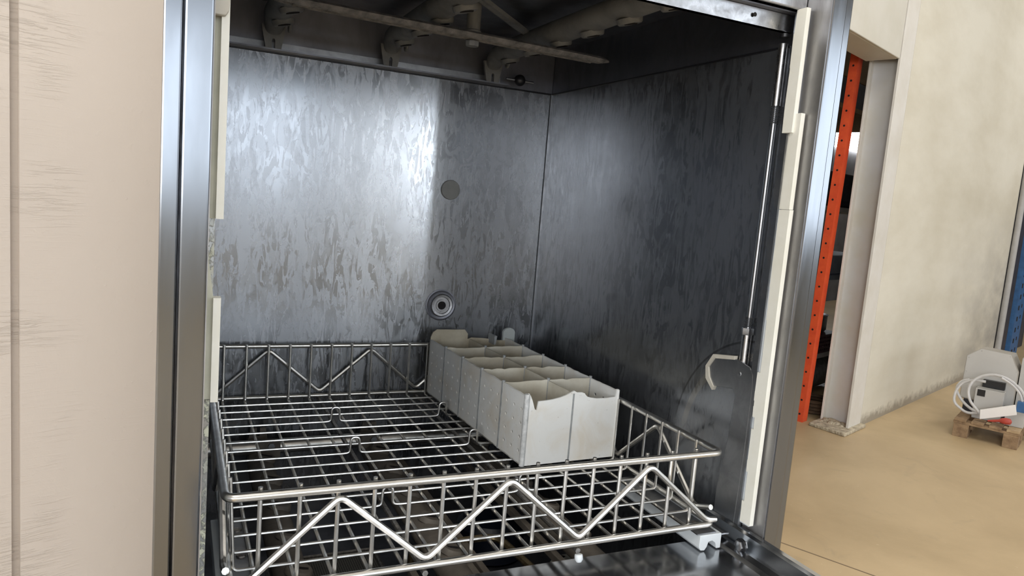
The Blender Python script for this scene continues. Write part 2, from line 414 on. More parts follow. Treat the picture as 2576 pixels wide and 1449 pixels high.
# ================================================================== THE ROOM
def room_obj(name, boxes, mat, **kw):
    """boxes in s,n,h; the object is turned with the room so that its own x runs along the wall"""
    m_ = MB()
    for b_ in boxes: m_.box(*b_)
    me = bpy.data.meshes.new(name); me.from_pydata([(p.x, -p.y, p.z) for p in m_.v], [], [q[::-1] for q in m_.f]); me.update()
    me.materials.append(MAT[mat])
    o = bpy.data.objects.new(name, me); COL.objects.link(o)
    o.location = P0; o.rotation_euler = (0, 0, math.atan2(U.y, U.x))
    for k, v_ in kw.items(): o[k] = v_
    return o
S0, S1 = -11.0, 10.5
GX0, GX1 = -4.548, -4.534      # the pipe chase in the plaster
OPEN0, OPEN1, OPENH = -2.1, -.27, 2.22
WT = .19
room_obj('floor', [(S0, S1, -6, REAR+.2, -.1, 0)], 'floor', kind='structure')
room_obj('wall_back', [(S0, GX0, -WT, 0, 0, ROOFH), (GX0, GX1, -WT, -.012, 0, ROOFH), (GX1, OPEN0, -WT, 0, 0, ROOFH),
                       (-.055, 3.43, -WT, 0, 0, ROOFH), (OPEN0, -.27, -WT, -.002, 2.62, ROOFH)], 'wall', kind='structure')
room_obj('wall_front', [(S0, S1, REAR, REAR+.2, 0, 1.0), (S0, S1, REAR, REAR+.2, 3.1, ROOFH),
                        (S0, -9.8, REAR, REAR+.2, 1.0, 3.1), (-5.39, -3.7, REAR, REAR+.2, 1.0, 3.1), (.9, 2.8, REAR, REAR+.2, 1.0, 3.1), (6.4, S1, REAR, REAR+.2, 1.0, 3.1)], 'room_wall', kind='structure')
room_obj('wall_left', [(S0-.2, S0, -6, REAR+.2, 0, ROOFH)], 'room_wall', kind='structure')
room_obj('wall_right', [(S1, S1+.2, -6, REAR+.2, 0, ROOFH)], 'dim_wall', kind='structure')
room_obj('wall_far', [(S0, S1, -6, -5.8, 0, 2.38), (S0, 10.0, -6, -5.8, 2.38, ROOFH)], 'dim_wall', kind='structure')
room_obj('ceiling', [(S0, S1, -6, REAR+.2, ROOFH, ROOFH+.15)], 'soffit', kind='structure')
room_obj('wall_divider', [(3.43, 3.6, -.85, -WT, 0, ROOFH)], 'room_wall', kind='structure')
for i, (s_, w_, a_, b_, r_) in enumerate(WINS):
    m_ = []
    for x in [s_-w_/2+k*w_/max(1, round(w_/1.1)) for k in range(max(1, round(w_/1.1))+1)]: m_.append((x-.03, x+.03, REAR-.12, REAR-.05, a_, b_))
    m_ += [(s_-w_/2, s_+w_/2, REAR-.12, REAR-.05, b_-.05, b_), (s_-w_/2, s_+w_/2, REAR-.12, REAR-.05, a_, a_+.05)]
    room_obj('window_%d' % (i+1), m_, 'column', kind='structure')
fr6 = [(-10.93, -10.85, 2.3+k*1.15-.03, 2.3+k*1.15+.03, 1.0, 3.2) for k in range(5)] + [(-10.93, -10.85, 2.3, 6.9, 1.0, 1.06), (-10.93, -10.85, 2.3, 6.9, 3.14, 3.2)]
room_obj('window_6', fr6, 'column', kind='structure')  # bars added in front of the side lamp; the wall has no opening
fr7 = []
for s_ in (-6.5, -1.5, 3.5):
    for k in range(4): fr7.append((s_-1.3+k*.867-.02, s_-1.3+k*.867+.02, 1.5, 2.9, ROOFH-.12, ROOFH-.06))
room_obj('window_7', fr7, 'column', kind='structure')  # bars added under the roof lamps; the ceiling has no openings
# small bright window of the neighbouring store, seen through the opening
room_obj('window_5', [(6.45, 7.9, -3.06, -3.0, 2.43, 2.80)], 'skyglass', kind='structure')
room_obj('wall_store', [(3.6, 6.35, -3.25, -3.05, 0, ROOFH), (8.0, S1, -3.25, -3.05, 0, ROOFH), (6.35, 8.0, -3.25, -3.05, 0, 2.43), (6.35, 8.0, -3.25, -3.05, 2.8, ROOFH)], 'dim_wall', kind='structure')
# floor joint running across the concrete
jm = MB()
jd = Vector((.15, -.304, 0)).normalized(); ja = Vector((2.13, 1.274, FZ)); jp = Vector((-jd.y, jd.x, 0))*.0035
jm.add([ja+jd*t+p_*q+Vector((0, 0, z)) for t in (-1.1, 2.5) for p_, q in ((jp, 1), (jp, -1)) for z in (.0002, .0008)], [(0, 1, 3, 2), (4, 6, 7, 5), (0, 4, 5, 1), (2, 3, 7, 6), (0, 2, 6, 4), (1, 5, 7, 3)])
obj('trim_2', jm, 'joint', kind='structure')

# steel column and lintel beam of the opening
cb = MB(); cb.box(-.262, -.062, -.014, .002, 0, ROOFH); cb.box(-.212, -.062, -.19, -.176, 0, OPENH+.02)
def rmT(s, n, h): return tuple(rm(s, n, h))
cb.T = rmT
col = obj('column', cb, 'column', bevel=.002, kind='structure', label='white painted steel column beside the opening', cat='column')
wb = MB(rmT); wb.box(-.168, -.156, -.178, -.012, 0, OPENH+.02); obj('column_web', wb, 'shaded_web', col)
bp = MB(rmT); bp.prism([(-.40, .035), (-.05, .035), (-.03, -.2), (-.36, -.2)], 2, 0, .022); obj('base_plate', bp, 'crust', col, bevel=.006)
# crumbs of plaster heaped at the column foot
cr = MB(rmT)
for k in range(26):
    s_ = random.uniform(-.26, -.17); n_ = random.uniform(-.17, -.02); r_ = random.uniform(.012, .03)
    cr.lathe([(0, 0), (r_, .002), (r_*.7, r_*.5), (0, r_*.7)], (s_, n_, .02), seg=7)
obj('plaster_crumbs', cr, 'crust', col, kind='stuff')
bm_ = MB(rmT); bm_.box(-2.1, -.276, -.016, 0, OPENH, 2.62); bm_.box(-2.1, -.27, -.19, -.016, OPENH, OPENH+.02)
obj('beam', bm_, 'beam', bevel=.004, kind='structure', label='cream painted lintel beam over the opening', cat='beam')
gp = MB(rmT); gp.box(-.276, -.264, -.02, -.012, OPENH, 2.62); obj('trim_1', gp, 'hole', kind='structure')

# ================================================================== THE DISHWASHER
DW = thing('dishwasher', 'stainless steel front-loading dishwasher standing open with a wire basket inside', 'dishwasher', (.3145, .33, FZ))
MX = .3145
def mir(x): return 2*MX-x
ZT = .78   # top of the machine
# --- posts: inner face strip and outer strip with a fine groove between them
for sgn in (0, 1):
    f = (lambda a, b: (a, b)) if sgn == 0 else (lambda a, b: (mir(b), mir(a)))
    side = 'left' if sgn == 0 else 'right'
    x0, x1 = f(-.0393, -.0182)
    post = obj('door_post', box(x0, x1, -.050, -.012, FZ+.1, ZT), 'post', DW, bevel=.0016, label='%s door post of brushed steel' % side)
    x0, x1 = f(-.0550, -.0410)
    obj('outer_trim', box(x0, x1, -.0440, -.006, FZ+.1, ZT), 'post', post, bevel=.0016)
    x0, x1 = f(-.0182, -.0172)
    obj('lightened_side_skin', box(x0, x1, -.0475, -.010, FZ+.1, ZT), 'inner', post)  # added skin that brightens the post's inner side
    x0, x1 = f(-.0545, -.0525)
    obj('side_panel', box(x0, x1, -.006, .72, FZ+.1, ZT), 'outer', DW)
    # scale-crusted front flange of the chamber
    x0, x1 = f(-.0205, -.0112)
    obj('front_flange', box(x0, x1, -.008, .002, -.045, .655), 'plate' if sgn else 'grit', DW)
    x0, x1 = f(-.0525, -.0205)
    obj('post_backing', box(x0, x1, -.010, .000, -.045, ZT-.02), 'hood', DW)

# --- yellowed plastic seals, torn along their inner edge
def torn(x0, x1, yf, yb, z0, z1, amp, step=.012, cham=True):
    """strip along z whose back edge is ragged"""
    pr = []; z = z0; y = yb
    while z < z1:
        if random.random() < .35: y = yb+random.uniform(-amp, amp*.35)
        pr.append((y, z)); pr.append((y+random.uniform(-.0006, .0006), min(z+step*random.uniform(.4, 1.3), z1))); z = pr[-1][1]
    poly = [(yf, z0), (yf, z1)] + pr[::-1]
    return MB().prism(poly, 0, x0, x1)
# left
o = obj('seal_strip', torn(-.0112, -.0048, -.020, -.006, .363, .70, .001, .03), 'seal', DW, bevel=.001, label='long upper yellowed plastic strip on the left')
obj('strip_channel', box(-.0178, -.0112, -.014, -.006, .363, .70), 'channel', o)
o = obj('seal_strip', torn(-.0112, -.0048, -.020, -.006, .198, .293, .001, .03), 'seal', DW, bevel=.001, label='short lower yellowed plastic strip on the left')
cm = MB().prism([(-.0185, .20), (-.0112, .20), (-.0112, .295), (-.0145, .318), (-.0185, .345)], 1, -.016, -.008)
obj('strip_channel', cm, 'channel', o)
cm = MB().prism([(-.0178, .533), (-.0085, .533), (-.0062, .537), (-.0055, .545), (-.0055, .70), (-.0178, .70)], 1, -.028, -.0205)
obj('guide_block', cm, 'tan', DW, bevel=.001)
# right
o = obj('seal_strip', box(mir(-.0112), mir(-.0048)-0, 0, 0, 0, 0) if 0 else torn(.6338, .6402, -.022, -.006, .508, .655, .0006, .04), 'seal', DW, bevel=.0018, label='upper white plastic strip on the right')
obj('strip_channel', box(.6402, .6468, -.016, -.006, .525, .655), 'plate', o)
o = obj('seal_strip', torn(.6338+.003, .6402+.003, -.031, -.016, .415, .531, .001, .03), 'seal', DW, bevel=.0018, label='middle white plastic strip on the right')
obj('strip_channel', box(.6432, .6468, -.024, -.008, .415, .531), 'seal', o)
o = obj('seal_strip', torn(.6338+.003, .6402+.003, -.032, -.014, .007, .4146, .005, .014), 'seal', DW, bevel=.0012, label='long torn white plastic strip on the right')
obj('strip_channel', box(.6432, .6468, -.024, -.008, .002, .4146), 'runner', o)

# --- chamber panels
CX0, CX1, CY1 = mir(.6556), .6556, .6736
ZS, ZC, ZF = .6195, .705, -.22
obj('back_panel', box(CX0-.002, CX1+.002, CY1, CY1+.003, ZF, ZS), 'back', DW)
o = obj('right_panel', box(CX1, CX1+.002, .010, CY1, ZF, ZS), 'side', DW)
obj('left_panel', box(CX0-.002, CX0, .010, CY1, ZF, ZS), 'side', DW)
# hood above the seam (set back by the thickness of a folded edge)
obj('hood_back', box(CX0-.002, CX1+.002, CY1+.003, CY1+.006, ZS, ZC+.01), 'hood', DW)
obj('hood_side', box(CX1+.0025, CX1+.0045, .004, CY1+.003, ZS, ZC+.01), 'hood', DW)
obj('hood_side', box(CX0-.0045, CX0-.0025, .004, CY1+.003, ZS, ZC+.01), 'hood', DW)
obj('hood_roof', box(CX0-.004, CX1+.004, .0, CY1+.004, ZC, ZC+.003), 'hood', DW)
obj('seam_gap_line', MB().tube([(CX0, CY1, ZS), (CX1, CY1, ZS), (CX1, .02, ZS)], .0016, 6), 'black', DW)  # black line painted in for the dark gap along the seam
obj('corner_bead', MB().tube([(CX1-.001, CY1-.001, ZF), (CX1-.001, CY1-.001, ZS)], .0022, 6), 'plate', DW)
led = obj('support_ledge', box(CX0, .545, CY1-.032, CY1+.001, ZS+.0005, ZS+.003), 'hood', DW)
obj('ledge_face', box(CX0, .535, CY1-.006, CY1-.002, ZS+.003, ZS+.017), 'plate', led)
obj('top_panel', box(-.0545, mir(-.0545), -.010, .72, ZT-.01, ZT), 'outer', DW)
obj('rear_panel', box(-.0525, mir(-.0525), .70, .72, FZ+.1, ZT-.01), 'outer', DW)
obj('lower_front_panel', box(-.0392, mir(-.0392), -.012, -.002, FZ+.1, -.055), 'outer', DW)
for x in (-.02, mir(-.02)):
    for y in (.03, .66):
        obj('foot', MB().lathe([(.022, 0), (.022, .01), (.012, .014), (.012, .1)], (x, y, FZ)), 'black', DW)
# --- header and the sprung bar below it
obj('header', box(-.0178, .6465, -.010, .004, .6545, ZT-.01), 'bright', DW, bevel=.002)
obj('header_lip', box(-.0178, .645, .000, .018, .6530, .6550), 'hood', DW)
bar = MB().prism([(.0085, .6325), (.0105, .6325), (.0105, .6525), (.024, .6525), (.024, .6505), (.0125, .6505), (.0125, .6345), (.016, .6345), (.016, .6318), (.0085, .6318)], 0, -.025, .6445)
hb = obj('cross_bar', bar, 'bright', DW, label='scuffed bright bar under the header')
obj('bar_hole', MB().lathe([(.0026, 0), (.0026, .0006)], (.5825, .0085, .6435), (0, -1, 0), 16), 'hole', hb)
obj('bar_pivot', MB().lathe([(.006, 0), (.006, .004), (.003, .005)], (.6385, .014, .6265), (0, 0, 1), 12), 'black', hb)

# --- right hand guide rod
rx, ry = .6485, .026
rod = obj('guide_rod', MB().tube([(rx, ry, .19), (rx+.001, ry, .60)], .0036, 10), 'rod', DW)
obj('clevis', MB().tube([(rx+.001, ry, .545), (rx+.001, ry, .622)], .0062, 12), 'bright', rod)
th = MB()
for k in range(9): th.lathe([(.0036, 0), (.0052, .0011), (.0036, .0022)], (rx+.001, ry, .523+k*.0024), seg=12)
obj('threaded_end', th, 'plate', rod)
th = MB()
for k in range(6): th.lathe([(.0036, 0), (.005, .001), (.0036, .002)], (rx, ry, .258+k*.0022), seg=12)
obj('threaded_end', th, 'plate', rod)
obj('lock_nut', MB().lathe([(.0078, 0), (.0082, .001), (.0082, .008), (.0078, .009)], (rx, ry, .2475), seg=6), 'plate', rod)
obj('rod_sleeve', MB().tube([(rx, ry, .196), (rx, ry, .2475)], .0066, 12), 'bright', rod)

# --- link plate at the right with its plastic edge cap
LX = .640
poly = [(.040, -.018), (.040, .03), (.030, .10), (.026, .165), (.032, .172), (.070, .166), (.078, .176), (.082, .190), (.072, .205), (.030, .213), (.005, .208), (-.002, .200), (-.004, .185), (-.004, .10), (.000, -.02)]
lp = obj('link_plate', MB().prism(poly, 0, LX, LX+.0025), 'plate', DW, bevel=.0008, label='grey steel link plate beside the right post')
cap = MB().prism([(.070, .160), (.0855, .173), (.0885, .190), (.0755, .2095), (.034, .2165), (.034, .2115), (.0725, .2045), (.0825, .190), (.079, .177), (.068, .165)], 0, LX-.0018, LX+.0045)
obj('edge_cap', cap, 'tan', lp)
obj('rivet', MB().lathe([(.0035, 0), (.003, .0012), (0, .0016)], (LX, .022, .195), (-1, 0, 0), 12), 'plate', lp)
ft = MB().prism([(.004, -.022), (.045, -.022), (.042, -.004), (.030, .022), (.006, .028), (-.001, .020)], 0, .644, .6465)
obj('foot_bracket', ft, 'plate', DW, bevel=.0006)
obj('foot_bracket', box(.628, .646, .006, .046, -.022, -.0195), 'plate', DW, bevel=.0006)

# --- wash arms (three above, three below): flattened tapering tubes with slotted nozzles and a hooked end
def wash_arm(x, top=True):
    zc = .672 if top else -.102
    d = -1 if top else 1
    mt = 'arm' if top else 'arm_low'
    pts = [(x, .03, zc), (x, .10, zc), (x, .35, zc), (x, .58, zc), (x, .612, zc+d*.002), (x, .634, zc+d*.010), (x, .646, zc+d*.020)]
    rr = [.0185, .0215, .0225, .0220, .0210, .0175, .0135]
    b = obj('wash_arm', MB().tube(pts, rr, 14, sq=(1.0, .80)), mt, DW)
    # hooked foot with a keyhole notch
    za, zb, zt = zc+d*.012, zc+d*.050, zc+d*.037
    ptsf = [(-.0205, za), (-.013, zb), (-.0028, zb), (-.0028, zt), (-.0012, zt-d*.003), (.0012, zt-d*.003), (.0028, zt), (.0028, zb), (.013, zb), (.0195, za)]
    obj('hanger_foot', MB().prism([(x+p, q) for p, q in ptsf], 1, .641, .6475), mt, b)
    obj('side_loop', MB().tube([(x+.024+.0028*math.cos(a)*0, .630+.0085*math.cos(a), zc+d*.010+.0105*math.sin(a)) for a in [k*math.pi/8 for k in range(16)]], .0024, 6, True), mt, b)
    for k in range(6):
        y = .578-k*.100
        nz = MB().lathe([(.0185, 0), (.0175, .0060), (.0155, .0078), (.0050, .0066)], (x+.006, y, zc+d*.0140), (.28, 0, d), 14)
        q = obj('nozzle', nz, mt, b)
        obj('nozzle_slot', MB().tube([(x-.001, y, zc+d*.0220), (x+.018, y, zc+d*.0172)], .0026, 6), 'hole', q)
    return b
for x in (.100, .305, .508): wash_arm(x, True)
for x in (.100, .305, .508): wash_arm(x, False)
obj('manifold_pipe', MB().tube([(CX0+.004, .618, -.080), (.26, .622, -.080), (CX1-.004, .626, -.084)], .0135, 12), 'wire', DW)
for x in (.115, .300):
    c = obj('pipe_clip', box(x-.02, x+.02, .600, .612, -.098, -.062), 'arm_low', DW, bevel=.003)
    obj('clip_bolt', MB().lathe([(.006, 0), (.006, .004)], (x+.004, .600, -.072), (0, -1, 0), 6), 'plate', c)

# --- rinse rotor under the roof
hub = (.358, .366)
ra = MB()
L0, L1, zr = (.062, .345), (.606, .376), .640
def blade(a, b, w0, w1, z0, th):
    a = Vector((a[0], a[1], z0)); b = Vector((b[0], b[1], z0)); d_ = (b-a).normalized(); p_ = Vector((-d_.y, d_.x, 0))
    mbb = MB()
    prof = [(-1, 0), (-.55, -th), (.0, -th*.7), (.45, -th), (1, 0), (.45, th*.8), (0, th*.4), (-.5, th*.8)]
    vs = []
    st = [(0, .35), (.03, .8), (.10, 1), (.5, 1.1), (.90, 1), (.97, .8), (1, .12)]
    for t, k in st:
        ww = (w0+(w1-w0)*t)*k
        for q, hh in prof: vs.append(a+(b-a)*t+p_*q*ww+Vector((0, 0, hh*min(1, k+.2))))
    n = len(prof); fs = []
    for i in range(len(st)-1):
        for k in range(n): fs.append((i*n+k, i*n+(k+1) % n, (i+1)*n+(k+1) % n, (i+1)*n+k))
    fs += [list(range(n))[::-1], [(len(st)-1)*n+k for k in range(n)]]
    return mbb.add(vs, fs)
rin = obj('rinse_arm', blade(L0, L1, .0145, .0145, zr, .0055), 'rinse', DW)
for q_ in (-.006, .002, .009):
    obj('arm_ridge', MB().tube([(L0[0]+.03, L0[1]+q_+.002, zr-.0048), (L1[0]-.03, L1[1]+q_-.001, zr-.0048)], .0016, 6), 'rinse', rin)
obj('rinse_arm_brace', blade((.20, .165), (.504, .480), .008, .012, .683, .003), 'arm', DW)
obj('rotor_spindle', MB().lathe([(.012, 0), (.0125, .002), (.0105, .004), (.0105, .06)], (hub[0], hub[1], .6445), seg=18), 'arm', DW)
obj('rotor_bolt', MB().lathe([(.0095, 0), (.0105, .002), (.0105, .007), (.007, .0075)], (hub[0], hub[1], .6245), seg=8), 'arm', rin)
# --- knob on its pin beside the right hook
kn = obj('float_pin', MB().tube([(.538, .645, .6335), (.600, .650, .6335)], .0024, 8), 'plate', DW)
obj('float_ball', MB().lathe([(0.0005, -.0115)]+[(.0115*math.cos(a), .0115*math.sin(a)) for a in [k*math.pi/10-math.pi/2 for k in range(1, 10)]]+[(.0005, .0115)], (.568, .646, .6335), (1, 0, 0), 16), 'black', kn)

# --- plug and inlet port in the back panel
obj('wall_plug', MB().lathe([(.0195, 0), (.0195, .0025), (.0185, .0035), (.0, .0040)], (.4485, CY1, .4075), (0, -1, 0), 28), 'plug', DW)
pt = obj('inlet_port', MB().lathe([(.032, 0), (.032, .0015), (.0295, .0022), (.0285, .0016), (.0235, .0012)], (.4450, CY1, .1755), (0, -1, 0), 32), 'hood', DW)
obj('port_ring', MB().lathe([(.0235, 0), (.0235, .007), (.0215, .009), (.0175, .0085), (.0165, .005), (.012, .005), (.0115, .0075), (.0085, .0075), (.0075, .004)], (.4450, CY1, .1755), (0, -1, 0), 32), 'bright', pt)
obj('port_bore', MB().lathe([(.0075, 0), (.0075, .0045)], (.4450, CY1, .1755), (0, -1, 0), 20), 'hole', pt)

# --- sump, filters, runners and handle below the basket
obj('sump', box(CX0, CX1, .0, CY1, ZF-.004, ZF), 'hood', DW)
obj('sump_front', box(CX0, CX1, .0, .004, ZF, -.036), 'hood', DW)
fp = obj('filter_screen', box(.085, .245, .06, .34, -.158, -.156), 'filter', DW)
obj('filter_rim', MB().tube(fillet([(.085, .06, -.155), (.245, .06, -.155), (.245, .34, -.155), (.085, .34, -.155)], .01, 3, True), .003, 6, True), 'wire_dull', fp)
fp = obj('filter_screen', box(.262, .42, .03, .20, -.160, -.158), 'filter', DW)
for x in (.150, .262, .345, .360, .480):
    obj('support_rail', box(x-.005, x+.005, .01, .60 if x > .3 else .2, -.128, -.116), 'arm_low', DW, bevel=.001)
obj('sump_handle', MB().tube(fillet([(.28, .255, -.155), (.28, .255, -.115), (.415, .255, -.115), (.43, .10, -.115), (.43, .08, -.150)], .025, 5), .0055, 8), 'brass', DW)
obj('sump_nut', MB().lathe([(.020, 0), (.020, .010), (.014, .014), (.006, .016)], (.400, .07, -.130), seg=18), 'brass', DW)
dc = obj('drain_cap', MB().lathe([(.030, 0), (.030, .05), (.024, .056), (.018, .060)], (.515, .20, -.20), seg=24), 'seal', DW)
for k in range(4):
    a = k*math.pi/2+.4
    obj('cap_slot', MB().tube([(.515+.010*math.cos(a), .20+.010*math.sin(a), -.141), (.515+.02*math.cos(a), .20+.02*math.sin(a), -.143)], .003, 6), 'hole', dc)
obj('pump_housing', MB().lathe([(.06, 0), (.06, .05), (.05, .06), (.0, .062)], (.47, .40, -.215), seg=28), 'blue', DW)

# --- lower door folded down as a shelf
dr = obj('drop_door', box(-.0105, .634, -.42, .022, -.0345, -.0325), 'door', DW)
obj('door_skin', box(-.0172, .6455, -.42, -.06, -.055, -.0345), 'outer', dr, bevel=.002)
prof = [(.618, -.0325), (.6235, -.0290), (.634, -.0275), (.6352, -.006), (.6375, -.0025), (.6440, -.002), (.6452, -.004), (.6452, -.0345), (.618, -.0345)]
fl = MB()
n_ = len(prof)
fl.prism(prof, 1, -.42, .050)
obj('door_flange', fl, 'door', dr, label='raised right edge of the folded door')
prof = [(mir(a), b) for a, b in prof]
obj('door_flange', MB().prism(prof, 1, -.42, -.052), 'door', dr)
sc = obj('pivot_recess', MB().lathe([(.0092, 0), (.0092, .0012)], (.6345, -.024, -.0225), (-1, 0, 0), 24), 'black', dr)
obj('pivot_bolt', MB().lathe([(.0068, 0), (.0074, .001), (.0074, .0045), (.006, .0055)], (.6335, -.024, -.0225), (-1, 0, 0), 6), 'bright', sc)

# ================================================================== THE WIRE BASKET
BK = thing('wire_basket', 'square stainless steel wire rack basket with zigzag braced rim inside the dishwasher', 'basket', (.305, .33, -.01))
S = .038; SY = .0383; Y16 = .0422; YB = .6616; H = .0966
xl, xr = .006, .6045; xbl, xbr = .019, .598
rail = [(xl, 0, H), (xr+.001, 0, H), (xr+.001, YB, H), (xl, YB, H)]
obj('top_rail', MB().tube(fillet(rail, .012, 5, True), .0045, 10, True), 'wire', BK)
obj('base_rail', MB().tube(fillet([(.013, 0, 0), (xr, 0, 0), (xr, YB, 0), (.013, YB, 0)], .010, 5, True), .0042, 10, True), 'wire', BK)
for k in range(1, 16):      # lengthwise wires, turned up at the front and back
    x = k*S
    obj('lengthwise_wire', MB().tube(fillet([(x, .0069, H+.006), (x, .0069, -.0045), (x, YB-.0069, -.0045), (x, YB-.0069, H+.004)], .005, 4), .0024, 7), 'wire_dull' if 0 else 'wire', BK)
for k in (5.5, 10.5):
    x = k*S+.001
    b = obj('support_bar', MB().tube([(x, -.004, -.0078), (x, YB+.002, -.0078)], .0034, 8), 'wire_dull', BK)
    obj('bar_end_cap', MB().lathe([(.0045, 0), (.005, .002), (.005, .006), (.003, .009)], (x, -.006, -.011), (0, -.25, -1), 12), 'runner', b)
for j in range(1, 17):      # crosswise wires, turned up at both sides
    y = Y16+(16-j)*SY
    p = [(.0125, y, H+.004), (xbl-.001, y, 0)]
    if j in (4, 8, 13):
        for bx in (.2095, .4020):
            for dx, dz in ((-.017, 0), (-.0075, .001), (-.0062, .0245), (.0062, .0245), (.0075, .001), (.017, 0)):
                p.append((bx+dx, y, dz))
    p += [(xbr, y, 0), (xbr, y, H+.004)]
    obj('crosswise_wire', MB().tube(fillet(p, .0058, 4), .0019, 7), 'wire', BK)
def zig(pts): return MB().tube(fillet(pts, .009, 5), .0037, 8)
q = 2.5*S; zt, zb = H-.0078, .0070
x = 3*S+.001; P = [(0.008, .0, zt-.0825*(x-.008)/q*1.0)]
fr = [(.0085, -.0012, .016), (.5*S+.006, -.0012, zb)]
k = 3
while k <= 13:
    fr += [(k*S+.001, -.0012, zt)]
    fr += [((k+2.5)*S+.001, -.0012, zb)]
    k += 5
fr = fr[:-1]+[(15.55*S, -.0012, .0085), (xr+.003, -.0012, .0062)]
obj('zigzag_brace', zig(fr), 'wire', BK, label='zigzag brace along the front')
bk_ = [(a, YB+.0012, c) for a, b, c in fr]
obj('zigzag_brace', zig(bk_), 'wire', BK, label='zigzag brace along the back')
for sx, nm in ((xr+.0012, 'right'), (.0085, 'left')):
    pts = [(sx, .008, zb+.012), (sx, .040, zb)]
    y = .138
    while y < .6:
        pts += [(sx, y, zt), (sx, y+.0975, zb)]; y += .195
    obj('zigzag_brace', zig(pts[:-1]+[(sx, .625, zb)]), 'wire', BK, label='zigzag brace along the %s side' % nm)
for sgn in (0, 1):          # sliding runners with riveted plates
    f = (lambda a: a) if sgn else (lambda a: .617-a)
    prof = [(.580, -.0105), (.615, -.0105), (.615, -.031), (.6085, -.031), (.6065, -.0235), (.6005, -.0195), (.5945, -.0205), (.5925, -.027), (.589, -.0315), (.583, -.0310), (.580, -.027)]
    nm = 'right' if sgn else 'left'
    rn = obj('runner', MB().prism([(f(a), c) for a, c in prof], 1, -.008, .19), 'runner', BK, bevel=.0008, label='pale plastic runner under the %s edge' % nm)
    xa, xb = sorted((f(.576), f(.607)))
    pl = obj('runner_plate', box(xa, xb, -.006, .185, -.0098, -.0084), 'plate', rn)
    for y in (.022, .088, .150):
        obj('rivet', MB().lathe([(.0055, 0), (.005, .0018), (.002, .0024)], ((xa+xb)/2+.004, y, -.0086), seg=14), 'wire_dull', pl)

